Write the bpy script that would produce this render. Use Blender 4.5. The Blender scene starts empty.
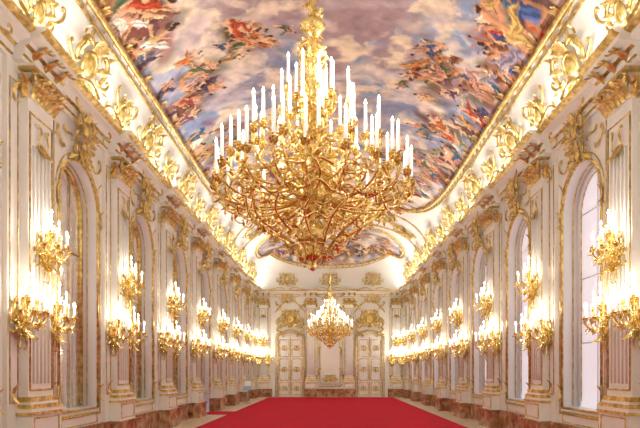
import bpy, math, random
import numpy as np
from mathutils import Matrix, Vector
random.seed(7); rng=np.random.RandomState(11)
sc=bpy.context.scene
try:
    sc.view_settings.view_transform='Standard'
    sc.view_settings.look='None'
except Exception as e: print(e)
pi=math.pi
# ---------------------------------------------------------------- materials
MATS={}
def newmat(name,col,rough=.5,metal=0,emi=None,es=0,bump=0,bscale=30,var=0,vscale=3,spec=.5,col2=None):
    m=bpy.data.materials.new(name); m.use_nodes=True; nt=m.node_tree
    b=nt.nodes['Principled BSDF']
    b.inputs['Base Color'].default_value=(*col,1); b.inputs['Roughness'].default_value=rough
    b.inputs['Metallic'].default_value=metal
    b.inputs['Specular IOR Level'].default_value=spec
    if emi:
        b.inputs['Emission Color'].default_value=(*emi,1); b.inputs['Emission Strength'].default_value=es
        m.cycles.emission_sampling='NONE'
    tc=nt.nodes.new('ShaderNodeTexCoord')
    if bump:
        n=nt.nodes.new('ShaderNodeTexNoise'); n.inputs['Scale'].default_value=bscale; n.inputs['Detail'].default_value=3
        nt.links.new(tc.outputs['Object'],n.inputs['Vector'])
        bp=nt.nodes.new('ShaderNodeBump'); bp.inputs['Strength'].default_value=bump; bp.inputs['Distance'].default_value=.02
        nt.links.new(n.outputs['Fac'],bp.inputs['Height']); nt.links.new(bp.outputs['Normal'],b.inputs['Normal'])
    if var:
        n=nt.nodes.new('ShaderNodeTexNoise'); n.inputs['Scale'].default_value=vscale; n.inputs['Detail'].default_value=5
        nt.links.new(tc.outputs['Object'],n.inputs['Vector'])
        r=nt.nodes.new('ShaderNodeValToRGB')
        c2=col2 or tuple(c*(1-var) for c in col)
        r.color_ramp.elements[0].position=.35; r.color_ramp.elements[1].position=.65
        r.color_ramp.elements[0].color=(*c2,1); r.color_ramp.elements[1].color=(*col,1)
        nt.links.new(n.outputs['Fac'],r.inputs['Fac']); nt.links.new(r.outputs['Color'],b.inputs['Base Color'])
    MATS[name]=m; return m
newmat('white_stucco',(.82,.82,.79),.45,var=.04,vscale=2)
newmat('cream_panel',(.74,.74,.75),.4)
newmat('gold',(.88,.69,.28),.30,.8,bump=.5,bscale=35,var=.35,vscale=9,col2=(.46,.31,.08))
newmat('gold_bright',(1.0,.82,.38),.24,.85,bump=.4,bscale=40,var=.35,vscale=14,col2=(.66,.47,.13))
newmat('candle_wax',(.92,.91,.88),.5,emi=(1,.96,.90),es=.5)  # slight emission painted into the wax so the candle shafts look lit
newmat('flame',(1,.9,.6),.5,emi=(1,.90,.70),es=14)
newmat('mirror_glass',(.95,.95,.96),.14,.75)
newmat('blind',(.76,.76,.80),.8,emi=(.84,.84,1.0),es=.46)  # lavender emission stands in for daylight coming through the blind
newmat('door_white',(.78,.77,.75),.35)
newmat('steel',(.4,.42,.45),.35,.8)
newmat('sign_blue',(.30,.42,.62),.4)
# marble
m=newmat('marble',(.33,.17,.09),.2); nt=m.node_tree; b=nt.nodes['Principled BSDF']
tc=nt.nodes.new('ShaderNodeTexCoord'); n=nt.nodes.new('ShaderNodeTexNoise'); n.inputs['Scale'].default_value=2.6; n.inputs['Detail'].default_value=9; n.inputs['Distortion'].default_value=1.5
r=nt.nodes.new('ShaderNodeValToRGB'); cr=r.color_ramp; cr.elements[0].position=.3; cr.elements[0].color=(.16,.06,.035,1); cr.elements[1].position=.75; cr.elements[1].color=(.62,.44,.30,1)
e=cr.elements.new(.5); e.color=(.38,.18,.09,1)
nt.links.new(tc.outputs['Object'],n.inputs['Vector']); nt.links.new(n.outputs['Fac'],r.inputs['Fac']); nt.links.new(r.outputs['Color'],b.inputs['Base Color'])
# parquet
m=newmat('parquet',(.4,.28,.17),.28); nt=m.node_tree; b=nt.nodes['Principled BSDF']
tc=nt.nodes.new('ShaderNodeTexCoord'); mp=nt.nodes.new('ShaderNodeMapping'); mp.inputs['Rotation'].default_value=(0,0,pi/4)
bk=nt.nodes.new('ShaderNodeTexBrick'); bk.inputs['Scale'].default_value=2.2; bk.inputs['Color1'].default_value=(.72,.60,.43,1); bk.inputs['Color2'].default_value=(.56,.44,.29,1); bk.inputs['Mortar'].default_value=(.3,.22,.14,1); bk.inputs['Mortar Size'].default_value=.012
nt.links.new(tc.outputs['Object'],mp.inputs['Vector']); nt.links.new(mp.outputs['Vector'],bk.inputs['Vector']); nt.links.new(bk.outputs['Color'],b.inputs['Base Color'])
newmat('carpet_red',(.50,.008,.03),.95,bump=.3,bscale=120,var=.12,vscale=1.5,spec=.1)
newmat('carpet_edge',(.33,.01,.02),.95,spec=.1)
# fresco (painted colours live in a colour attribute of the ceiling mesh)
m=newmat('fresco',(.7,.6,.6),.75,spec=.2); nt=m.node_tree; b=nt.nodes['Principled BSDF']
at=nt.nodes.new('ShaderNodeAttribute'); at.attribute_name='Col'
nt.links.new(at.outputs['Color'],b.inputs['Base Color'])

# ---------------------------------------------------------------- mesh builder
class MB:
    def __init__(s): s.v=[];s.f=[];s.m=[];s.sm=[];s.slots=[];s.n=0
    def add(s,V,F,mat,smooth=True):
        if mat not in s.slots: s.slots.append(mat)
        k=s.slots.index(mat); o=s.n
        V=np.asarray(V,float); s.v.append(V); s.n+=len(V)
        for f in F: s.f.append([i+o for i in f])
        s.m+= [k]*len(F); s.sm+=[smooth]*len(F)
    def mesh(s,name):
        me=bpy.data.meshes.new(name)
        V=np.concatenate(s.v) if s.v else np.zeros((0,3))
        me.from_pydata(V.tolist(),[],s.f)
        for k in s.slots: me.materials.append(MATS[k])
        me.polygons.foreach_set('material_index',s.m); me.polygons.foreach_set('use_smooth',s.sm)
        me.update(); return me
def obj(name,me,M=None,parent=None):
    o=bpy.data.objects.new(name,me); sc.collection.objects.link(o)
    if parent: o.parent=parent
    if M is not None: o.matrix_local=M
    return o
I4=Matrix.Identity(4)
def tf(M,P):
    P=np.asarray(P,float); A=np.array(M); return P@A[:3,:3].T+A[:3,3]
def box(mb,M,x0,x1,y0,y1,z0,z1,mat):
    V=[(x,y,z) for x in(x0,x1) for y in(y0,y1) for z in(z0,z1)]
    mb.add(tf(M,V),[(0,1,3,2),(4,6,7,5),(0,4,5,1),(2,3,7,6),(0,2,6,4),(1,5,7,3)],mat,False)
def tube(mb,pts,r,mat,seg=6,closed=False):
    P=np.asarray(pts,float); n=len(P)
    R=np.full(n,r,float) if np.isscalar(r) else np.asarray(r,float)
    if closed: T=np.roll(P,-1,0)-np.roll(P,1,0)
    else: T=np.gradient(P,axis=0)
    T/= (np.linalg.norm(T,axis=1,keepdims=True)+1e-9)
    up=np.array([0,0,1.]) if abs(T[0][2])<.9 else np.array([0,1.,0])
    N=np.cross(T[0],up); N/=np.linalg.norm(N)
    a=np.arange(seg)*2*pi/seg; V=[]
    for i in range(n):
        N=N-T[i]*N.dot(T[i]); N/=np.linalg.norm(N)+1e-9
        B=np.cross(T[i],N)
        V.append(P[i]+R[i]*(np.outer(np.cos(a),N)+np.outer(np.sin(a),B)))
    V=np.concatenate(V); F=[]
    for i in range(n if closed else n-1):
        j=(i+1)%n
        for k in range(seg):
            l=(k+1)%seg; F.append((i*seg+k,i*seg+l,j*seg+l,j*seg+k))
    if not closed: F.append(tuple(range(seg))[::-1]); F.append(tuple((n-1)*seg+k for k in range(seg)))
    mb.add(V,F,mat)
def lathe(mb,M,prof,mat,seg=12,smooth=True,lobes=0,la=0.):
    V=[];F=[];n=len(prof)
    for i,(r,z) in enumerate(prof):
        for k in range(seg):
            a=2*pi*k/seg; rr=r*(1+la*math.cos(lobes*a)); V.append((rr*math.cos(a),rr*math.sin(a),z))
    for i in range(n-1):
        for k in range(seg):
            l=(k+1)%seg; F.append((i*seg+k,i*seg+l,(i+1)*seg+l,(i+1)*seg+k))
    F.append(tuple(range(seg))[::-1]);F.append(tuple((n-1)*seg+k for k in range(seg)))
    mb.add(tf(M,V),F,mat,smooth)
def leaf(mb,base,d,nrm,L,W,curl=1.2,mat='gold',nu=8,lobes=3):
    b=np.array(base,float); d=np.array(d,float); d/=np.linalg.norm(d)+1e-9
    nn=np.array(nrm,float); nn=nn-d*nn.dot(d); nn/=np.linalg.norm(nn)+1e-9
    s=np.cross(d,nn); V=[];F=[]
    for i in range(nu+1):
        t=i/nu; c=b+d*L*math.sin(curl*t)/max(curl,1e-3)+nn*L*(1-math.cos(curl*t))/max(curl,1e-3)
        up=nn*math.cos(curl*t)-d*math.sin(curl*t)
        w=W*(math.sin(pi*min(1,t*.93+.07)**.8)*(1+.3*math.sin(t*2*pi*lobes)))+.002
        for q,h in((-1,-.12),(-.5,.12),(0,.28),(.5,.12),(1,-.12)): V.append(c+s*w*q+up*W*h)
    for i in range(nu):
        for k in range(4): F.append((i*5+k,i*5+k+1,i*5+k+6,i*5+k+5))
    mb.add(V,F,mat)
def scroll2d(kind='C',n=26,k0=1.1,k1=14,p=3):
    t=np.linspace(-1,1,n); K=k0+k1*np.abs(t)**p
    if kind=='S': K=K*np.sign(t)
    th=np.cumsum(K)*(2/(n-1)); th-=th[n//2]
    X=np.cumsum(np.cos(th));Y=np.cumsum(np.sin(th))
    X-=(X.max()+X.min())/2; Y-=(Y.max()+Y.min())/2
    s=max(np.ptp(X),np.ptp(Y)); return np.stack([X/s,Y/s],1),t
SC={k:scroll2d(k) for k in 'CS'}
def scroll(mb,M,cx,cz,size,rot,flip=1,r=.02,kind='C',mat='gold',y=None,seg=5):
    P,t=SC[kind]; c,s=math.cos(rot),math.sin(rot)
    X=(P[:,0]*c-P[:,1]*s)*size; Z=(P[:,0]*s+P[:,1]*c)*size
    Yy=np.full(len(X),r if y is None else y)+.35*size*.2*(1-np.abs(t))
    pts=np.stack([cx+flip*X,Yy,cz+Z],1)
    R=r*(.55+.7*(1-np.abs(t))); R[0]=R[-1]=r*1.1
    tube(mb,tf(M,pts),R,mat,seg)
def mleaf(mb,M,base,d,nrm,L,W,curl=1.,mat='gold'):
    A=np.array(M)[:3,:3]; leaf(mb,tf(M,[base])[0],A@np.array(d,float),A@np.array(nrm,float),L,W,curl,mat)
def ellipsoid(mb,M,c,a,mat,n=8,seg=12):
    prof=[(math.cos(t),math.sin(t)) for t in np.linspace(-pi/2+.02,pi/2-.02,n)]
    lathe(mb,M@Matrix.Translation(c)@Matrix.Diagonal((a[0],a[1],a[2],1)),prof,mat,seg)
def cartouche(mb,M,w,h,r=.028,shield='gold',mat='gold',sh=1.):
    ellipsoid(mb,M,(0,.02,0),(w*.11*sh,.05,h*.17*sh),shield)
    a=np.linspace(0,2*pi,24,endpoint=False)
    tube(mb,tf(M,np.stack([w*.14*sh*np.cos(a),np.full(24,.04),h*.2*sh*np.sin(a)],1)),r,mat,5,True)
    for f in(-1,1):
        scroll(mb,M,f*w*.27,h*.12,h*.42,pi/2+.3,f,r*1.2,'C',mat)
        scroll(mb,M,f*w*.22,-h*.25,h*.42,-.7,f,r*1.1,'S',mat)
        scroll(mb,M,f*w*.12,h*.36,h*.26,.5,f,r*.9,'C',mat)
        scroll(mb,M,f*w*.41,-h*.10,h*.34,.4,f,r*.9,'S',mat)
        for (bx,bz,dx,dz,L) in((.2,.05,1,.6,.26),(.24,-.1,1,-.2,.24),(.15,-.2,.7,-1,.26),(.3,.3,.6,1,.18),(.45,-.12,1,-.3,.14)):
            mleaf(mb,M,(f*w*bx,.03,h*bz),(f*dx,.15,dz),(0,1,0),h*L,h*L*.24,.9,mat)
    for k in range(-2,3):
        an=k*.42; mleaf(mb,M,(0,.03,h*.2),(math.sin(an),.15,math.cos(an)),(0,1,0),h*.28,h*.055,.7,mat)
    for k in(-1,0,1):
        an=k*.4; mleaf(mb,M,(0,.03,-h*.2),(math.sin(an),.1,-math.cos(an)),(0,1,0),h*.28,h*.055,.8,mat)
def rect_tube(mb,M,x0,x1,y,z0,z1,r,mat='gold',notch=.0):
    if notch:
        c=notch;P=[]
        for (cx,cz,a0) in((x1-c,z0+c,-pi/2),(x1-c,z1-c,0),(x0+c,z1-c,pi/2),(x0+c,z0+c,pi)):
            for t in np.linspace(0,pi/2,5):
                P.append((cx+c*math.cos(a0+t),y,cz+c*math.sin(a0+t)))
    else: P=[(x0,y,z0),(x1,y,z0),(x1,y,z1),(x0,y,z1)]
    if not notch:
        for i in range(4):
            tube(mb,tf(M,[P[i],P[(i+1)%4]]),r,mat,4)
    else: tube(mb,tf(M,P),r,mat,4,True)
def candle(mb,p,h=.3,r=.018,fh=.06,fr=.014,mat='gold_bright'):
    M=Matrix.Translation(p)
    lathe(mb,M,[(.012,-.06),(.03,-.04),(.018,-.02),(.05,0),(.055,.01),(.03,.015),(.024,.05)],mat,8)
    lathe(mb,M,[(r,.03),(r*.9,.03+h),(r*.4,.035+h)],'candle_wax',7)
    z=h+.035
    lathe(mb,M,[(fr*.3,z),(fr,z+fh*.3),(fr*.6,z+fh*.65),(fr*.1,z+fh)],'flame',6)
# ---------------------------------------------------------------- dimensions
HW=5.; YE=36.8; YN=-6.; H0=7.0; HV=2.85
P0=9.30
PY=[P0+3.72*k for k in range(-3,8)]
OPN=[P0+3.72*(k+.5) for k in range(-3,7)]
OW=.85; SILL=.9; SPR=4.95
def ceil_z(x,y):
    ux=min(1,abs(x)/HW); uy=max(0,min(1,1-(YE-y)/HW)); u=max(ux,uy)
    return H0+HV*(max(0,1-u**2.5))**.4
def ceil_M(x,y):
    e=.02; z=ceil_z(x,y)
    zx=(ceil_z(x+e,y)-ceil_z(x-e,y))/(2*e); zy=(ceil_z(x,y+e)-ceil_z(x,y-e))/(2*e)
    n=Vector((zx,zy,-1)).normalized(); return Vector((x,y,z)),n
def frame(p,n,up):
    n=Vector(n).normalized(); up=Vector(up); up=(up-n*up.dot(n)).normalized(); x=n.cross(up)
    return Matrix(((x.x,n.x,up.x,p[0]),(x.y,n.y,up.y,p[1]),(x.z,n.z,up.z,p[2]),(0,0,0,1)))
ML=lambda y,z=0:frame((-HW,y,z),(1,0,0),(0,0,1))
MR=lambda y,z=0:frame((HW,y,z),(-1,0,0),(0,0,1))
MF=lambda x,z=0:frame((x,YE,z),(0,-1,0),(0,0,1))
# ---------------------------------------------------------------- floor, carpet
DOORWAY=OPN[6]
mb=MB(); box(mb,I4,-HW-.6,HW+.6,YN-.1,YE+.1,-.2,0,'parquet'); obj('floor',mb.mesh('floor'))
mb=MB(); box(mb,I4,-3.9,4.0,-5.5,35.9,0.002,.02,'carpet_red')
box(mb,I4,-4.98,-3.9,DOORWAY-.8,DOORWAY+.8,0.002,.02,'carpet_red')
for x in(-3.9,3.95): box(mb,I4,x,x+.05,-5.5,35.9,.02,.023,'carpet_edge')
obj('red_carpet',mb.mesh('red_carpet'))
# ---------------------------------------------------------------- side walls with arched openings
def side_wall(sgn,name):
    mb=MB(); X=sgn*HW; D=sgn*(HW+.4); ZT=7.05
    def q(a,b,c,d,mat='white_stucco'): mb.add([a,b,c,d],[(0,1,2,3)],mat,False)
    y=YN
    for i,c in enumerate(OPN):
        s=0.02 if (sgn<0 and abs(c-DOORWAY)<.3) else SILL
        q((X,y,0),(X,c-OW,0),(X,c-OW,ZT),(X,y,ZT))
        q((X,c-OW,0),(X,c+OW,0),(X,c+OW,s),(X,c-OW,s))
        A=[(c+OW*math.cos(t),SPR+OW*math.sin(t)) for t in np.linspace(pi,0,21)]
        for a,b in zip(A[:-1],A[1:]): q((X,a[0],a[1]),(X,b[0],b[1]),(X,b[0],ZT),(X,a[0],ZT))
        O=[(c-OW,s)]+A+[(c+OW,s)]
        for a,b in zip(O,O[1:]+O[:1]): q((X,a[0],a[1]),(D,a[0],a[1]),(D,b[0],b[1]),(X,b[0],b[1]),'cream_panel')
        y=c+OW
    q((X,y,0),(X,YE,0),(X,YE,ZT),(X,y,ZT))
    obj(name,mb.mesh(name))
side_wall(-1,'wall_left'); side_wall(1,'wall_right')
mb=MB(); mb.add([(-HW,YE,0),(HW,YE,0),(HW,YE,7.05),(-HW,YE,7.05)],[(0,1,2,3)],'white_stucco',False); obj('wall_far',mb.mesh('wall_far'))
mb=MB(); mb.add([(-HW,YN,0),(HW,YN,0),(HW,YN,10),(-HW,YN,10)],[(0,1,2,3)],'white_stucco',False); obj('wall_near',mb.mesh('wall_near'))
# ---------------------------------------------------------------- baseboards (marble)
def wbase(name,Mf,rng_,ps,gap=None,hw=.56):
    mb=MB()
    a,b=rng_
    segs=[(a,b)] if not gap else [(a,gap[0]),(gap[1],b)]
    for s,e in segs:
        box(mb,Mf,s,e,0,.06,0,.5,'marble'); box(mb,Mf,s,e,0,.09,.5,.54,'marble'); box(mb,Mf,s,e,0,.085,0,.09,'marble')
    for p in ps:
        box(mb,Mf,p-.76,p+.76,0,.13,0,.54,'marble'); box(mb,Mf,p-hw,p+hw,0,.36,0,.5,'marble'); box(mb,Mf,p-hw-.03,p+hw+.03,0,.40,.5,.54,'marble'); box(mb,Mf,p-hw-.03,p+hw+.03,0,.39,0,.08,'marble')
    obj(name,mb.mesh(name))
wbase('baseboard_left',ML(0),(-YE,-YN),[-p for p in PY],gap=(-DOORWAY-.85,-DOORWAY+.85))
wbase('baseboard_right',MR(0),(YN,YE),PY)
# ---------------------------------------------------------------- pilasters
def capital(mb,z0,w,d,h):
    box(mb,I4,-w*.45,w*.45,.02,d,z0,z0+h*.85,'white_stucco')
    for row,(zz,L,n) in enumerate(((0,.5,6),(h*.25,.55,5))):
        for k in range(n):
            x=(k-(n-1)/2)*w*.95/n; leaf(mb,(x,d+.01,z0+zz),(0,.12,1),(0,1,0),h*L*1.1,w*.085,1.3,'gold')
        for f in(-1,1):
            leaf(mb,(f*w*.46,d*.6,z0+zz),(f*.15,.1,1),(f,.3,0),h*L*1.1,w*.085,1.2,'gold')
    for f in(-1,1):
        scroll(mb,frame((0,d+.02,0),(0,1,0),(0,0,1)),f*w*.38,z0+h*.68,h*.5,.9,f*1,.028,'C','gold')
        leaf(mb,(f*w*.45,d,z0+h*.5),(f*.8,.4,1),(f*.3,1,0),h*.5,.05,1.2,'gold')
    leaf(mb,(0,d,z0+h*.6),(0,.3,1),(0,1,0),h*.45,w*.12,.9,'gold')
    box(mb,I4,-w*.56,w*.56,0,d+.1,z0+h*.86,z0+h*.94,'gold'); box(mb,I4,-w*.6,w*.6,0,d+.13,z0+h*.94,z0+h,'white_stucco')
def pilaster_mesh(bw=1.5,sw=.8,name='pilaster'):
    mb=MB()
    box(mb,I4,-bw/2,bw/2,0,.07,.54,6.5,'white_stucco')
    box(mb,I4,-sw*.62,sw*.62,0,.30,.54,.96,'white_stucco'); rect_tube(mb,I4,-sw*.5,sw*.5,.305,.6,.9,.014)
    box(mb,I4,-sw*.65,sw*.65,0,.33,.95,1.0,'gold')
    box(mb,I4,-sw*.62,sw*.62,0,.31,1.0,1.05,'white_stucco')
    box(mb,I4,-sw*.60,sw*.60,0,.30,1.05,1.12,'gold'); box(mb,I4,-sw*.56,sw*.56,0,.27,1.12,1.16,'white_stucco'); box(mb,I4,-sw*.55,sw*.55,0,.26,1.16,1.24,'gold')
    box(mb,I4,-sw/2,sw/2,0,.2,1.2,6.0,'white_stucco')
    rect_tube(mb,I4,-sw*.44,sw*.44,.205,1.35,5.8,.018)
    for x in(-.24,-.12,0,.12,.24): tube(mb,[(x*sw/.8,.2,1.45),(x*sw/.8,.2,5.3)],.024,'white_stucco',6)
    if bw>sw+.3:
        for f in(-1,1):
            c=f*(bw/2+sw/2)/2; hh=(bw/2-sw/2)*.32
            rect_tube(mb,I4,c-hh,c+hh,.075,1.15,6.2,.012)
            for z in(1.3,6.0):
                for u in(-1,1): leaf(mb,(c,.08,z),(0,.1,u),(0,1,0),.2,.05,.9,'gold')
    for k in(-1,0,1): leaf(mb,(k*.05,.21,5.4),(k*.5,.1,-1),(0,1,0),.3,.06,.8,'gold')
    scroll(mb,I4,-.12,5.5,.3,1.2,1,.016,'S','gold',y=.24); scroll(mb,I4,.12,5.5,.3,1.2,-1,.016,'S','gold',y=.24)
    capital(mb,6.0,sw*1.05,.24,.5)
    return mb.mesh(name)
pm=pilaster_mesh()
for y in PY:
    obj('pilaster',pm,ML(y)); obj('pilaster',pm,MR(y))
pm2=pilaster_mesh(.9,.6,'pilaster_narrow')
FPX=(-4.35,-1.25,1.25,4.35)
for x in FPX: obj('pilaster',pm2,MF(x))
mb=MB()
for a,b in((-5,-3.8),(-1.4,1.4),(3.8,5)):
    box(mb,MF(0),a,b,0,.06,0,.54,'marble')
for p in FPX:
    box(mb,MF(0),p-.38,p+.38,0,.36,0,.54,'marble')
obj('baseboard_far',mb.mesh('baseboard_far'))
# ---------------------------------------------------------------- entablature / cornice
PROF=[(0,6.5),(.06,6.5),(.06,6.56),(.10,6.58),(.10,6.70),(.16,6.73),(.20,6.78),(.34,6.82),(.34,6.90),(.42,6.93),(.45,6.97),(.43,7.0),(0,7.0)]
PMAT=['white_stucco','white_stucco','gold','white_stucco','gold','white_stucco','white_stucco','white_stucco','gold','gold','white_stucco','white_stucco']
def cornice(mb,M,x0,x1,off=0.,caps=True):
    n=len(PROF); P=[(d+off if d>0 else 0,z) for d,z in PROF]
    for i in range(n-1):
        a,b=P[i],P[i+1]
        mb.add(tf(M,[(x0,a[0],a[1]),(x1,a[0],a[1]),(x1,b[0],b[1]),(x0,b[0],b[1])]),[(0,1,2,3)],PMAT[i],False)
    for x in(x0,x1): mb.add(tf(M,[(x,d,z) for d,z in P]),[tuple(range(n))],'white_stucco',False)
def entabl(name,M,x0,x1,ps,opns,hw=.62):
    mb=MB(); cornice(mb,M,x0,x1)
    for p in ps:
        cornice(mb,M,p-hw,p+hw,.17)
        for f in(-.36,0,.36):
            mleaf(mb,M,(p+f,.22,6.55),(0,.5,1),(0,1,0),.42,.08,1.1)
            mleaf(mb,M,(p+f,.40,6.86),(0,.3,-1),(0,1,0),.30,.06,1.2)
            ellipsoid(mb,M,(p+f,.46,6.84),(.05,.05,.05),'gold',5,7)
    x=x0
    while x<x1:
        mleaf(mb,M,(x,.40,6.98),(0,.15,-1),(0,1,0),.09,.03,.7)
        x+=.15
    for c in opns:
        cartouche(mb,M@Matrix.Translation((c,.12,6.45)),1.05,.75,.022)
        for f in(-1,1):
            scroll(mb,M,c+f*.62,6.55,.42,.2,f,.022,'S',y=.3)
            t=np.linspace(0,1,14); tube(mb,tf(M,np.stack([c+f*(.15+.95*t),.46+.0*t,6.98+.22*np.sin(pi*t)*(1-t)+.02],1)),.03,'gold',5)
    return obj(name,mb.mesh(name))
TR1=entabl('trim_1',ML(0),-YE,-YN,[-p for p in PY],[-c for c in OPN])
TR2=entabl('trim_2',MR(0),YN,YE,PY,OPN)
TR3=entabl('trim_3',MF(0),-HW,HW,FPX,[-2.8,0,2.8],.40)
# ---------------------------------------------------------------- arch surrounds, mirrors, windows
def archpts(o,s,y,z0=None):
    w=OW+o; z0=SILL-o if z0 is None else z0
    return [(-w,y,z0)]+[(w*math.cos(t),y,SPR+w*math.sin(t)) for t in np.linspace(pi,0,25)]+[(w,y,z0)]
def arch_frame():
    mb=MB()
    for o,y,r in((.02,.01,.03),(.14,.01,.013),(-.03,-.2,.012)):
        tube(mb,archpts(o,0,y),r,'gold',6)
    for o in(.02,.14): tube(mb,[(-OW-o,.01,SILL-o),(OW+o,.01,SILL-o)],.025,'gold',6)
    for f in(-1,1):
        for z in(1.2,4.9):
            scroll(mb,I4,f*(OW+.08),z,.35,1.4,f,.018,'S'); 
            for u in(-1,1): leaf(mb,(f*(OW+.05),.02,z),(f*.1,.1,u),(0,1,0),.22,.05,.8)
        for a in(.5,1.0):
            px,pz=f*(OW+.08)*math.cos(a),SPR+(OW+.08)*math.sin(a)
            leaf(mb,(px,.03,pz),(-f*math.sin(a),.1,math.cos(a)),(0,1,0),.28,.05,.8)
        scroll(mb,I4,f*.82,6.0,.42,.9,f,.02,'C'); scroll(mb,I4,f*.5,6.2,.34,-.3,f,.018,'S')
    cartouche(mb,Matrix.Translation((0,.05,5.95)),.8,.65,.02)
    rect_tube(mb,I4,-.8,.8,.03,.58,.8,.012)
    return mb.mesh('arch_surround')
def panel(kind):
    mb=MB(); y=-.36
    P=archpts(0,0,y,SILL); mb.add(P,[tuple(range(len(P)))[::-1]],'mirror_glass' if kind=='m' else 'blind',False)
    g='gold' if kind=='m' else 'door_white'; r=.012 if kind=='m' else .014
    for x in((-.3,.3) if kind=='m' else (0,)):
        zt=SPR+math.sqrt(OW**2-x*x); tube(mb,[(x,y+.02,SILL),(x,y+.02,zt)],r,g,4)
    for z in((2.5,4.1) if kind=='m' else (2.25,3.6,4.95)): tube(mb,[(-OW,y+.02,z),(OW,y+.02,z)],r,g,4)
    tube(mb,archpts(-.04,0,y+.03,SILL+.03),.045,g,5)
    if kind=='w': tube(mb,archpts(-.14,0,y+.03,SILL+.12),.014,'gold',5)
    return mb.mesh('arched_mirror' if kind=='m' else 'window')
am=arch_frame(); pmm=panel('m'); pw=panel('w')
for i,c in enumerate(OPN):
    o=obj('arched_wall_mirror',pmm,ML(c)); obj('gilded_arch_surround',am,None,o)
    o=obj('window_%d'%(i+1),pw,MR(c)); obj('gilded_arch_surround',am,None,o)
# ---------------------------------------------------------------- doors and far-wall panelling
def door_mesh():
    mb=MB(); W=.80; Z=3.9
    box(mb,I4,-W,-.012,0.01,.06,0.02,Z,'door_white'); box(mb,I4,.012,W,0.01,.06,0.02,Z,'door_white')
    tube(mb,[(0,.07,.02),(0,.07,Z)],.025,'gold',5)
    for f in(-1,1):
        a,b=(f*.1,f*.7) if f>0 else(f*.7,f*.1)
        for z0,z1 in((.15,.95),(1.1,2.5),(2.65,3.75)):
            rect_tube(mb,I4,a,b,.065,z0,z1,.028,notch=.08); box(mb,I4,a+.1,b-.1,.06,.075,z0+.1,z1-.1,'cream_panel')
            cartouche(mb,Matrix.Translation(((a+b)/2,.06,(z0+z1)/2)),.42,.42,.014,'gold')
        lathe(mb,Matrix.Translation((f*.06,.09,1.25))@Matrix.Rotation(pi/2,4,'X'),[(.01,-.03),(.03,0),(.02,.03)],'gold_bright',8)
        box(mb,I4,f*W if f>0 else f*W-.14,f*W+.14 if f>0 else f*W,0.01,.12,0,Z+.1,'white_stucco')
        tube(mb,[(f*(W+.02),.12,0.02),(f*(W+.02),.12,Z+.05)],.04,'gold',5)
        tube(mb,[(f*(W+.14),.12,0.02),(f*(W+.14),.12,Z+.1)],.036,'gold',5)
        scroll(mb,I4,f*.65,4.25,.6,.35,f,.055,'S',y=.15); scroll(mb,I4,f*.75,4.8,.6,1.3,f,.05,'C',y=.1)
    t=np.linspace(-1,1,21); 
    for dz,r in((0,.05),(.14,.04)):
        tube(mb,np.stack([t*(W+.16),.13+0*t,Z+.05+dz+.3*np.cos(t*pi/2)**1.5],1),r,'gold',6)
    box(mb,I4,-W-.12,W+.12,0.01,.1,Z,Z+.12,'white_stucco')
    cartouche(mb,Matrix.Translation((0,.08,5.1)),1.5,1.35,.06,'gold','gold',1.5)
    return mb.mesh('door')
dm=door_mesh()
DX=2.6
for i,x in enumerate((-DX,DX)): obj('door_%d'%(i+1),dm,MF(x))
mb=MB()
M=MF(0)
rect_tube(mb,M,-.82,.82,.03,.7,5.9,.04,notch=.25); rect_tube(mb,M,-.66,.66,.03,.85,5.1,.025,notch=.2)
cartouche(mb,M@Matrix.Translation((0,.05,5.6)),1.4,.9,.045); cartouche(mb,M@Matrix.Translation((0,.05,1.2)),1.0,.6,.025)
for f in(-1,1):
    for z in(1.6,3.0,4.4): scroll(mb,M,f*.74,z,.55,1.4,f,.03,'S')
    scroll(mb,M,f*.45,5.0,.6,.2,f,.04,'C')
    for s in(-1,1):
        t=np.linspace(0,1,20); tube(mb,tf(M,np.stack([f*DX+s*(.15+.85*t),.05+0*t,6.3-.75*t**1.6],1)),.045,'gold',5)
        scroll(mb,M,f*DX+s*.8,6.0,.5,.5,s,.045,'S',y=.08)
obj('gilded_wall_panel',mb.mesh('gilded_wall_panel'))
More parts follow.
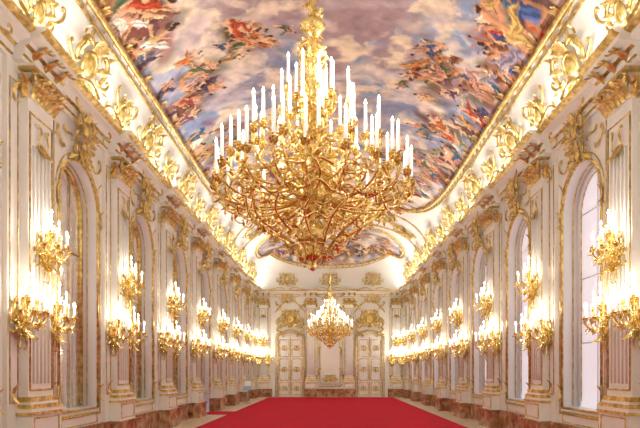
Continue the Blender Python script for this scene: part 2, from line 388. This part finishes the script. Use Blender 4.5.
# ---------------------------------------------------------------- sconces
def sconce_mesh():
    mb=MB(); g='gold_bright'
    cartouche(mb,Matrix.Translation((0,.0,0)),.42,.75,.016,g,g)
    lathe(mb,Matrix.Translation((0,.13,0)),[(.01,-.22),(.035,-.16),(.02,-.12),(.06,-.06),(.045,0),(.02,.04),(.035,.12),(.02,.2),(.03,.32),(.015,.36)],g,8)
    def arm(az,R,z0,z1):
        d=np.array([math.sin(az),math.cos(az),0]); o=np.array([0,.13,0])
        t=np.linspace(0,1,12)[:,None]
        P0=np.array([0,0,z0]);P1=d*R*.4+[0,0,z0-.16];P2=d*R*1.15+[0,0,z1-.16];P3=d*R+[0,0,z1]
        P=o+(1-t)**3*P0+3*(1-t)**2*t*P1+3*(1-t)*t*t*P2+t**3*P3
        tube(mb,P,.013,g,5)
        for i in(3,6,9): leaf(mb,P[i],P[i]-P[i-1]+np.array([0,0,-.01]),(0,0,-1),.10,.028,1.5,g,5)
        leaf(mb,P[6],(0,0,-1),d,.12,.03,1,g,5)
        for k in range(5):
            a=k*2*pi/5; leaf(mb,P[-1]+[0,0,-.05],(math.cos(a),math.sin(a),.6),(0,0,1),.07,.02,1,g,4)
        candle(mb,P[-1]+np.array([0,0,.02]),.17,.013,.075,.019,g)
    for az in(-1.35,-.7,0,.7,1.35): arm(az,.30,-.02,.06)
    for az in(-.9,.9): arm(az,.17,.15,.27)
    arm(0,.05,.25,.42)
    for k in range(5):
        a=-1.4+k*.7; leaf(mb,(0,.12,-.12),(math.sin(a)*.6,.3*math.cos(a),-1),(0,1,0),.3,.05,.8,g)
    scroll(mb,I4,-.08,-.38,.22,1.2,1,.014,'S',g,y=.08); scroll(mb,I4,.08,-.38,.22,1.2,-1,.014,'S',g,y=.08)
    return mb.mesh('wall_sconce')
sm=sconce_mesh()
def point(name,p,e,parent,col=(1,.92,.80),r=.04):
    l=bpy.data.lights.new(name,'POINT'); l.energy=e; l.color=col; l.shadow_soft_size=r
    o=bpy.data.objects.new(name,l); sc.collection.objects.link(o); o.parent=parent; o.location=p
S_E=21
for y in PY:
    for MM in(ML,MR):
        for k,(dx,z) in enumerate(((0,3.62),(-.5,2.5),(.5,2.5))):
            o=obj('wall_sconce',sm,MM(y,z)@Matrix.Translation((dx,.2 if k==0 else .09,0)))
            point('candle_light',(0,.30,.38),S_E,o)
for x in(-4.35,4.35):
    for k,(dx,z) in enumerate(((0,3.62),(-.3,2.5),(.3,2.5))):
        o=obj('wall_sconce',sm,MF(x,z)@Matrix.Translation((dx,.2,0))); point('candle_light',(0,.30,.38),S_E*.4,o)
# ---------------------------------------------------------------- chandelier
def chandelier_mesh():
    """origin = lowest point"""
    mb=MB(); g='gold_bright'; rd=random.Random(3)
    lathe(mb,I4,[(.01,0),(.06,.04),(.03,.1),(.10,.16),(.14,.22),(.08,.28),(.16,.36),(.22,.46),(.14,.56),(.08,.66),(.12,.8),(.2,.95),(.15,1.1),(.07,1.2),(.06,1.4),(.12,1.5),(.16,1.65),(.09,1.8),(.05,1.9),(.05,2.1),(.10,2.2),(.13,2.32),(.09,2.45),(.05,2.5),(.06,2.7),(.04,2.9),(.07,3.0),(.15,3.07),(.15,3.13),(.06,3.2),(.04,3.35),(.06,3.45),(.03,3.5)],g,16,lobes=8,la=.08)
    def arm(az,r0,z0,R,z1,sag,ch=.34,th=.016,cand=True,nl=5):
        d=np.array([math.cos(az),math.sin(az),0]); t=np.linspace(0,1,16)[:,None]
        P0=d*r0+[0,0,z0];P1=d*(r0+(R-r0)*.45)+[0,0,z0-sag*.9];P2=d*(R*1.12+.05)+[0,0,z1-sag*1.3];P3=d*R+[0,0,z1]
        P=(1-t)**3*P0+3*(1-t)**2*t*P1+3*(1-t)*t*t*P2+t**3*P3
        tube(mb,P,np.linspace(th*1.3,th*.7,16),g,6)
        for i in np.linspace(4,15,nl).astype(int):
            for u in(-1,1):
                nv=np.array([rd.uniform(-1,1),rd.uniform(-1,1),u]); leaf(mb,P[i],P[i]-P[i-1]+nv*.03,nv,rd.uniform(.07,.13),rd.uniform(.016,.028),rd.uniform(1,1.9),g,6)
        M=frame(P[9],np.cross(d,[0,0,1]),(0,0,1)); scroll(mb,M,0,-.05,.17,rd.uniform(-.6,.6),1,.009,'C',g,y=0)
        lathe(mb,Matrix.Translation(P[-1]),[(.006,-.22),(.02,-.19),(.008,-.16),(.022,-.11),(.012,-.05)],g,6)
        if cand:
            for k in range(6):
                a=k*pi/3; leaf(mb,P[-1]+[0,0,-.07],(math.cos(a),math.sin(a),.5),(0,0,1),.10,.026,1.1,g,5)
            candle(mb,P[-1],ch*rd.uniform(.92,1.06),.021,.07,.018,g)
    def ring(n,r0,z0,R,z1,sag,ph=0,**k):
        for i in range(n): arm(ph+2*pi*i/n+rd.uniform(-.03,.03),r0,z0,R+rd.uniform(-.05,.04),z1+rd.uniform(-.06,.10),sag,**k)
    ring(20,.12,.9,1.25,1.14,.28,0)
    ring(16,.12,1.15,1.0,1.40,.28,.1)
    ring(12,.12,1.45,.74,1.66,.25,.2)
    ring(10,.1,1.75,.50,1.92,.22,.1)
    ring(8,.08,2.1,.28,2.2,.18,.3)
    def Rz(z):
        return float(np.interp(z,[.05,.25,.37,.55,.7,.95,1.15],[.08,.22,.36,.60,.82,1.05,1.13]))
    for i in range(12):
        a=2*pi*i/12; zs=np.linspace(.12,1.05,14)
        rr=[Rz(z)*(1+.07*math.sin(z*14)) for z in zs]
        tube(mb,[(r*math.cos(a+.12*math.sin(z*9)),r*math.sin(a+.12*math.sin(z*9)),z) for r,z in zip(rr,zs)],.016,g,5)
    for z,w in((.3,0),(.55,.03),(.8,.05),(1.0,.03)):
        a=np.linspace(0,2*pi,96,endpoint=False); R=Rz(z)
        tube(mb,np.stack([R*np.cos(a)*(1+w*np.cos(8*a)),R*np.sin(a)*(1+w*np.cos(8*a)),z+w*np.sin(16*a)],1),.016,g,5,True)
    for z,n,s in((.16,5,.14),(.32,8,.17),(.44,9,.18),(.56,12,.2),(.68,14,.22),(.80,15,.22),(.92,16,.22),(1.04,16,.2)):
        for i in range(n):
            a=2*pi*(i+rd.random()*.4)/n; R=Rz(z)*rd.uniform(.9,1.05)
            M=frame((R*math.cos(a),R*math.sin(a),z),(math.cos(a),math.sin(a),-.5),(0,0,1))
            scroll(mb,M,0,0,s*rd.uniform(.8,1.2),rd.uniform(0,6.28),rd.choice((-1,1)),.011,rd.choice('CS'),g)
            for k in range(3):
                aa=rd.uniform(0,6.28); mleaf(mb,M,(0,0,0),(math.cos(aa),.3,math.sin(aa)),(0,1,0),rd.uniform(.07,.14),rd.uniform(.016,.03),rd.uniform(.6,1.8),g)
    for i in range(24):
        a=2*pi*i/24; R=1.14; M=frame((R*math.cos(a),R*math.sin(a),1.0),(math.cos(a),math.sin(a),0),(0,0,1))
        mleaf(mb,M,(0,0,0),(0,.2,-1),(0,1,0),.2,.04,1.2,g)
        lathe(mb,M@Matrix.Translation((0,-.03,-.25)),[(.004,-.04),(.02,-.01),(.012,.02),(.003,.06)],g,6)
    for z in np.linspace(.6,3.4,30):
        R=float(np.interp(z,[.6,1.4,2.2,3.0,3.4],[.34,.24,.17,.14,.09]))
        for k in range(6):
            a=rd.uniform(0,6.28); M=frame((R*.6*math.cos(a),R*.6*math.sin(a),z),(math.cos(a),math.sin(a),0),(0,0,1))
            aa=rd.uniform(-.8,.8)+(0 if rd.random()<.6 else pi); mleaf(mb,M,(0,0,0),(math.sin(aa),.3,math.cos(aa)),(0,1,0),.08+R*.4,.02+R*.07,rd.uniform(.6,1.6),g)
            if k<3 and z<2.9: scroll(mb,M,0,0,R*.9,rd.uniform(0,6),1,.012,'S',g,y=R*.4)
    tube(mb,[(0,0,3.45),(0,0,6.6)],.03,g,8)
    return mb.mesh('chandelier')
cm=chandelier_mesh()
def chand(x,y,z,e,ncol=(1,.94,.84)):
    o=obj('chandelier',cm,Matrix.Translation((x,y,z)))
    for i in range(6):
        a=2*pi*i/6+.26; point('candle_light',(1.0*math.cos(a),1.0*math.sin(a),1.88),e,o,ncol,.03)
    point('candle_light',(.25,0,2.7),e,o,ncol,.03)
    m2=MB(); zt=ceil_z(x,y)-z
    for k in range(12):
        a=k*pi/6; leaf(m2,(.05*math.cos(a),.05*math.sin(a),zt-.05),(math.cos(a),math.sin(a),0),(0,0,-1),.4,.1,.6)
    lathe(m2,I4,[(.02,zt-.35),(.12,zt-.2),(.06,zt-.12),(.2,zt-.02)],'gold',12)
    obj('ceiling_rose',m2.mesh('ceiling_rose'),None,o)
chand(-.22,7.1,2.92,32); chand(0,31.0,2.92,18)
# ---------------------------------------------------------------- ceiling with painted frescoes
RES=.02; x0,x1=-4.8,4.8; y0,y1=0.,36.8
nx=int((x1-x0)/RES); ny=int((y1-y0)/RES)
def noise(h,w,cells_y,cells_x,seed):
    r=np.random.RandomState(seed); g=r.rand(cells_y+3,cells_x+3)
    yy=np.linspace(0,cells_y,h); xx=np.linspace(0,cells_x,w)
    yi=yy.astype(int); xi=xx.astype(int); fy=yy-yi; fx=xx-xi; fy=fy*fy*(3-2*fy); fx=fx*fx*(3-2*fx)
    a=g[np.ix_(yi,xi)];b_=g[np.ix_(yi,xi+1)];c=g[np.ix_(yi+1,xi)];d=g[np.ix_(yi+1,xi+1)]
    fx=fx[None,:];fy=fy[:,None]
    return (a*(1-fx)+b_*fx)*(1-fy)+(c*(1-fx)+d*fx)*fy
def fbm(h,w,base,seed,octs=6):
    s=np.zeros((h,w));A=0;a=1.
    for o in range(octs):
        cx=int(9.6/base*2**o)+1; cy=int(36.8/base*2**o)+1
        s+=a*noise(h,w,cy,cx,seed+o); A+=a; a*=.55
    return s/A
def lin(c): return np.array(c,float)**2.2
n1=fbm(ny,nx,2.6,1); n2=fbm(ny,nx,1.6,50); n3=fbm(ny,nx,.9,90)
def ss(a,b,x): t=np.clip((x-a)/(b-a),0,1); return (t*t*(3-2*t))[...,None]
C=np.ones((ny,nx,3))*lin((.57,.65,.80))
C=C*(1-ss(.38,.52,n1))+lin((.90,.86,.84))*ss(.38,.52,n1)
C=C*(1-ss(.52,.66,n2))+lin((.70,.62,.66))*ss(.52,.66,n2)
C=C*(1-ss(.52,.66,n3))+lin((.97,.92,.84))*ss(.52,.66,n3)
k_=.75*ss(.50,.38,n2)*ss(.52,.42,n3)
C=C*(1-k_)+lin((.52,.57,.73))*k_
R2=random.Random(5)
def stamp(cx,cy,a,b,ang,col,fold=0.,soft=.35,al=1.):
    m=max(a,b)*1.15; i0=max(0,int((cx-m-x0)/RES));i1=min(nx,int((cx+m-x0)/RES)+1);j0=max(0,int((cy-m-y0)/RES));j1=min(ny,int((cy+m-y0)/RES)+1)
    if i1<=i0 or j1<=j0: return
    X=(np.arange(i0,i1)+.5)*RES+x0-cx; Y=((np.arange(j0,j1)+.5)*RES+y0-cy)[:,None]
    c,s=math.cos(ang),math.sin(ang); u=(X*c+Y*s)/a; v=(-X*s+Y*c)/b
    wob=1+.25*np.sin(3*np.arctan2(v,u)+cx*9)+.12*np.sin(7*np.arctan2(v,u)+cy*5)
    d=(u*u+v*v)*wob; A=(np.clip((1-d)/soft,0,1)*al)[...,None]
    sh=1+.34*v*np.sign(math.cos(ang)+.01)
    if fold: sh=sh+fold*np.sin(v*6+u*3+cx*13)
    C[j0:j1,i0:i1]=C[j0:j1,i0:i1]*(1-A)+np.clip(lin(col)*sh[...,None],0,1)*A
ROBES=[(.70,.30,.20),(.78,.46,.26),(.30,.38,.58),(.28,.42,.52),(.80,.66,.40),(.46,.30,.22),(.88,.83,.76),(.38,.44,.34),(.54,.36,.42),(.60,.47,.34),(.75,.56,.50),(.34,.28,.34),(.62,.58,.66)]
SK=[(.88,.69,.54),(.82,.60,.46),(.70,.50,.36),(.94,.78,.64)]
def figure(cx,cy,s,up,robe=None):
    robe=robe or R2.choice(ROBES); sk=R2.choice(SK)
    ux,uy=math.cos(up),math.sin(up); tx,ty=-uy,ux
    P=lambda a,b:(cx+ux*a*s+tx*b*s,cy+uy*a*s+ty*b*s)
    dk=tuple(c*.40 for c in robe)
    j=lambda a:R2.uniform(-a,a)
    stamp(*P(-.15,j(.15)),.50*s,.30*s,up+j(.5),dk,.1,.6,.75)
    fl=1 if R2.random()<.5 else -1
    stamp(*P(-.4,.12*fl),.34*s,.09*s,up+.5*fl,sk); stamp(*P(-.42,-.12*fl),.34*s,.08*s,up-.4*fl,sk)
    stamp(*P(-.15,0),.36*s,.20*s,up+j(.6),robe,.4)
    stamp(*P(0,.28*fl),.40*s,.10*s,up+1.1*fl,robe,.45)
    stamp(*P(.18,0),.25*s,.14*s,up+j(.2),sk,.12)
    if R2.random()<.4: stamp(*P(.12,-.03*fl),.20*s,.12*s,up+.5*fl,R2.choice(ROBES),.3)
    stamp(*P(.28,.25*fl),.24*s,.06*s,up+1.0*fl,sk); stamp(*P(.18,-.24*fl),.22*s,.055*s,up-1.2*fl-.3,sk)
    stamp(*P(.46,j(.04)),.10*s,.085*s,up,sk); stamp(*P(.52,j(.04)),.075*s,.09*s,up,(.30,.19,.13))
    for k in range(4): stamp(*P(j(.4),j(.3)),.16*s,.022*s,up+j(1.2),R2.choice([(.97,.90,.76),(.22,.15,.12),(.3,.2,.16),(.95,.82,.6)]),0,.6,.8)
def cluster(cx,cy,n,sx,sy,up,s=.62,robes=None,ground=(.42,.33,.28)):
    s*=.76; n=int(n*1.7)
    for k in range(int(n*1.2)):
        stamp(cx+R2.gauss(0,sx*.7),cy+R2.gauss(0,sy*.7),R2.uniform(.3,.8)*s*1.3,R2.uniform(.2,.45)*s*1.3,R2.uniform(0,3),tuple(c*R2.uniform(.7,1.5) for c in ground),.15,.9,.6)
    for k in range(n):
        figure(cx+R2.gauss(0,sx*.75),cy+R2.gauss(0,sy*.75),s*R2.uniform(.75,1.25),up+R2.uniform(-.7,.7),robes[k%len(robes)] if robes and k<len(robes)*2 else None)
CL=[(.96,.91,.85),(.84,.79,.82),(.74,.69,.74),(.66,.71,.83),(.91,.82,.74)]
for k in range(220):
    stamp(R2.uniform(-4.3,4.3),R2.uniform(1,36),R2.uniform(.3,1.1),R2.uniform(.15,.45),R2.uniform(-.6,.6),R2.choice(CL),.08,.95,.55)
y=1.5
while y<25.5:
    for sg in(-1,1):
        xe=sg*(4.1 if y<21 else 4.1-(y-21)*.28)
        if R2.random()<.85: cluster(xe,y+R2.uniform(-.3,.3),R2.randint(3,4),.3,.55,pi if sg>0 else 0,.85,ground=R2.choice([(.45,.35,.27),(.35,.38,.28),(.52,.42,.32),(.52,.46,.48)]))
        stamp(xe-sg*1.1,y,R2.uniform(.5,1.),R2.uniform(.2,.4),R2.uniform(0,3),R2.choice(CL),.05,.9,.7)
    y+=1.4
for x in np.linspace(-3.0,3.0,4): cluster(x,26.0,3,.4,.3,-pi/2,.75)
cluster(2.75,15.,8,.5,.7,pi*.8,.85,[(.28,.36,.6),(.45,.3,.22),(.78,.56,.34)],(.36,.30,.30))
cluster(3.9,11.9,6,.4,.6,pi*.9,1.25,[(.76,.20,.12),(.80,.28,.14),(.22,.34,.6)])
cluster(3.4,17.6,6,.5,.7,pi,.85,[(.3,.46,.54),(.4,.5,.4),(.85,.8,.72)])
cluster(-1.9,13.6,7,.5,.45,pi*.1,.78,[(.34,.44,.38),(.3,.40,.52),(.78,.5,.28)],(.38,.36,.30))
cluster(-3.9,12.,6,.4,.7,0,1.05,[(.92,.88,.84),(.70,.36,.22),(.55,.38,.3)])
cluster(-3.5,14.8,6,.4,.6,0,.9,[(.82,.48,.24),(.78,.65,.45),(.58,.28,.26)])
cluster(-3.3,18.5,7,.6,.9,0,.85); cluster(-.4,21.5,5,.9,.5,pi/2,.8)
cluster(0,8.5,6,1,.6,pi/2,.8); cluster(2.8,20.8,6,.7,.8,pi,.8); cluster(-2.6,22.5,5,.6,.6,0,.8)
for k in range(60): stamp(R2.uniform(-4,4),R2.uniform(31,36.3),R2.uniform(.4,1.),R2.uniform(.15,.35),R2.uniform(-.3,.3),R2.choice([(.42,.50,.66),(.56,.60,.72),(.54,.47,.42),(.74,.67,.62)]),.08,.9,.7)
for x in np.linspace(-3.6,3.6,9): cluster(x,35.3,4,.4,.35,-pi/2,.85,ground=(.34,.28,.20))
for x in(-3.3,-1.8,1.9,3.2): cluster(x,33.4,3,.4,.5,-pi/2,.85,ground=(.34,.28,.22))
# painterly domain warp
jj,ii=np.meshgrid(np.arange(ny),np.arange(nx),indexing='ij')
wx=(fbm(ny,nx,.5,400,4)-.5)*.40/RES; wy=(fbm(ny,nx,.5,500,4)-.5)*.40/RES
C=C[np.clip((jj+wy).astype(int),0,ny-1),np.clip((ii+wx).astype(int),0,nx-1)]
C*= (0.72+.6*fbm(ny,nx,.22,300,3))[...,None]
C=np.clip(C*.95,0,1)
NT=420; th=np.linspace(-pi/2,pi/2,NT); ux=np.abs(np.sin(th))**.8; xs=np.sign(th)*ux*HW
ys=np.concatenate([np.arange(YN,4,.4),np.arange(4,YE-HW,.033),YE-HW*(1-np.sin(np.linspace(0,pi/2,150))**.8)])
XX,YY=np.meshgrid(xs,ys); UX=np.abs(XX)/HW; UY=np.clip(1-(YE-YY)/HW,0,1); U=np.clip(np.maximum(UX,UY),0,1)
ZZ=H0+HV*np.clip(1-U**2.5,0,1)**.4
V=np.stack([XX,YY,ZZ],-1).reshape(-1,3); NYv=len(ys)
idx=np.arange(NYv*NT).reshape(NYv,NT)
Fq=np.stack([idx[:-1,:-1],idx[1:,:-1],idx[1:,1:],idx[:-1,1:]],-1).reshape(-1,4)
me=bpy.data.meshes.new('ceiling'); me.vertices.add(len(V)); me.vertices.foreach_set('co',V.ravel())
me.loops.add(Fq.size); me.loops.foreach_set('vertex_index',Fq.ravel().astype(np.int32))
me.polygons.add(len(Fq)); me.polygons.foreach_set('loop_start',np.arange(0,Fq.size,4,dtype=np.int32)); 
me.update(calc_edges=True); me.polygons.foreach_set('use_smooth',[True]*len(Fq))
ci=np.clip(((XX-x0)/RES).astype(int),0,nx-1); cj=np.clip(((YY-y0)/RES).astype(int),0,ny-1)
col=C[cj,ci]
mask=((np.abs(XX)/4.5)**6+(np.abs(YY-13)/14)**6<1)|((np.abs(XX)/4.35)**3+(np.abs(YY-33.65)/2.65)**3<1)
col=np.where(mask[...,None],col,np.array([.80,.80,.78]))
ca=me.color_attributes.new('Col','FLOAT_COLOR','POINT')
ca.data.foreach_set('color',np.concatenate([col,np.ones(col.shape[:2]+(1,))],-1).astype(np.float32).ravel())
me.materials.append(MATS['fresco']); obj('ceiling',me)
def border(name,cy,a,b,p,r,n=260,ylim=None):
    mb=MB(); P=[];P2=[]
    for k in range(n):
        t=2*pi*k/n; c,s=math.cos(t),math.sin(t)
        x=a*math.copysign(abs(c)**(2/p),c); y=cy+b*math.copysign(abs(s)**(2/p),s)
        P.append((x,y))
    P=np.array(P+[P[0]]); L=np.concatenate([[0],np.cumsum(np.linalg.norm(np.diff(P,axis=0),axis=1))]); m=int(L[-1]/.14)
    s=np.linspace(0,L[-1],m,endpoint=False); Q=np.stack([np.interp(s,L,P[:,0]),np.interp(s,L,P[:,1])],1)
    def surf(o):
        out=[]
        for i,(x,y) in enumerate(Q):
            d=Q[(i+1)%m]-Q[i-1]; d/=np.linalg.norm(d)+1e-9; nrm=np.array([d[1],-d[0]])
            X=np.clip(x+nrm[0]*o,-4.97,4.97); Y=min(y+nrm[1]*o,YE-.03); pp,nn=ceil_M(X,Y); out.append((pp+nn*.03))
        return out
    A=surf(0); B=surf(.13)
    tube(mb,[tuple(v) for v in A],r,'gold',6,True); tube(mb,[tuple(v) for v in B],r*.5,'gold',5,True)
    for i in range(0,m,3):
        pp,nn=ceil_M(*Q[i]); d=np.array(A[(i+1)%m])-np.array(A[i]); out=np.array(B[i])-np.array(A[i])
        leaf(mb,A[i],d+out*.8,tuple(nn),.24,.05,.8)
        if i%9==0: leaf(mb,A[i],-out+d*.5,tuple(nn),.28,.065,.8); leaf(mb,A[i],-out-d*.5,tuple(nn),.28,.065,.8)
    obj(name,mb.mesh(name))
border('trim_4',13,4.5,14,6,.075); border('trim_5',33.65,4.35,2.65,3,.06)
# cove ornaments (children of the cornice trim they stand on)
mb=MB(); cartouche(mb,I4,1.7,1.25,.038); cart=mb.mesh('gilded_cartouche')
mb=MB(); cartouche(mb,I4,.8,.9,.028,'gold')
for f in(-1,1):
    scroll(mb,I4,f*.6,-.35,.6,.2,f,.032,'S'); scroll(mb,I4,f*.45,.25,.42,1.,f,.028,'C')
    for k in range(3): leaf(mb,(f*(.4+k*.25),.03,-.25-.1*math.sin(k)),(f,.1,.3*math.sin(k*2)),(0,1,0),.26,.055,.9)
troph=mb.mesh('gilded_trophy')
def cove(me,name,y,sg,z,tilt):
    x=HW*(max(0,1-((z-H0)/HV)**2.5))**.4
    M=frame((sg*(x-.10),y,z),(-sg*math.cos(tilt),0,-math.sin(tilt)),(0,0,1)); obj(name,me,M,TR1 if sg<0 else TR2)
for sg in(-1,1):
    for c in OPN: cove(cart,'gilded_cartouche',c,sg,7.75,.42)
    for c in PY: cove(troph,'gilded_trophy',c,sg,7.62,.35)
for x in(-2.8,0,2.8): obj('gilded_cartouche',cart,frame((x,YE-.2,7.7),(0,-1,-.4),(0,0,1))@Matrix.Diagonal((.8,.8,.8,1)),TR3)
mb=MB()
for (cx,cy) in [(x,28.9+.25*math.sin(x*2)) for x in np.linspace(-4.3,4.3,22)]:
    p,n=ceil_M(cx,cy); M=frame(p+n*.02,n,(0,1,.001)); scroll(mb,M,0,0,.6,R2.uniform(0,6),1,.03,R2.choice('CS'))
    for k in range(3): a=R2.uniform(0,6.3); mleaf(mb,M,(0,0,0),(math.cos(a),.1,math.sin(a)),(0,1,0),.35,.08,.7)
for yy in(27.6,30.5):
    P=[]
    for x in np.linspace(-4.98,4.98,80):
        p,n=ceil_M(x,yy+.25*(abs(x)/5)**2*(1 if yy>29 else -1)*-1); P.append(tuple(p+n*.02))
    tube(mb,P,.05,'gold',6)
TR6=obj('trim_6',mb.mesh('trim_6'))
for (x,y,s) in((0,28.9,1.3),(-2.6,28.6,1.0),(2.6,28.6,1.0),(-3.9,29.6,.9),(3.9,29.6,.9)):
    p,n=ceil_M(x,y); obj('gilded_cartouche',cart,frame(p+n*.02,n,(0,1,.001))@Matrix.Diagonal((s,s,s,1)),TR6)
# ---------------------------------------------------------------- information stand
mb=MB(); lathe(mb,I4,[(.2,0),(.2,.02),(.03,.04),(.02,.06)],'steel',16); tube(mb,[(0,0,.04),(0,0,.75)],.02,'steel',8)
Mx=Matrix.Translation((0,0,.95))@Matrix.Rotation(-.25,4,'X'); box(mb,Mx,-.2,.2,-.02,.0,-.27,.27,'sign_blue'); box(mb,Mx,-.17,.17,-.026,-.02,-.05,.22,'door_white'); rect_tube(mb,Mx,-.2,.2,-.01,-.27,.27,.012,'steel')
obj('information_stand',mb.mesh('information_stand'),Matrix.Translation((-4.3,29.3,0)))
# ---------------------------------------------------------------- cornice uplights
for sg,par in((-1,TR1),(1,TR2)):
    for yc in np.arange(-2,37,6.2):
        l=bpy.data.lights.new('cornice_uplight','AREA'); l.shape='RECTANGLE'; l.size=.12; l.size_y=6.0; l.energy=98; l.color=(1,.96,.90)
        o=bpy.data.objects.new('cornice_uplight',l); sc.collection.objects.link(o); o.location=(sg*4.62,min(yc,33.4),7.04)
        o.rotation_euler=(pi,sg*.35,0)
w=bpy.data.worlds.new('World'); sc.world=w; w.use_nodes=True; w.node_tree.nodes['Background'].inputs[0].default_value=(.6,.7,1,1); w.node_tree.nodes['Background'].inputs[1].default_value=.5
# ---------------------------------------------------------------- camera
cd=bpy.data.cameras.new('camera'); cd.sensor_width=36; cd.lens=560/640*36; cd.shift_x=-10/640; cd.shift_y=158/640
co=bpy.data.objects.new('camera',cd); sc.collection.objects.link(co); co.location=(0,0,1.64); co.rotation_euler=(pi/2,0,0)
cd.clip_end=200; sc.camera=co
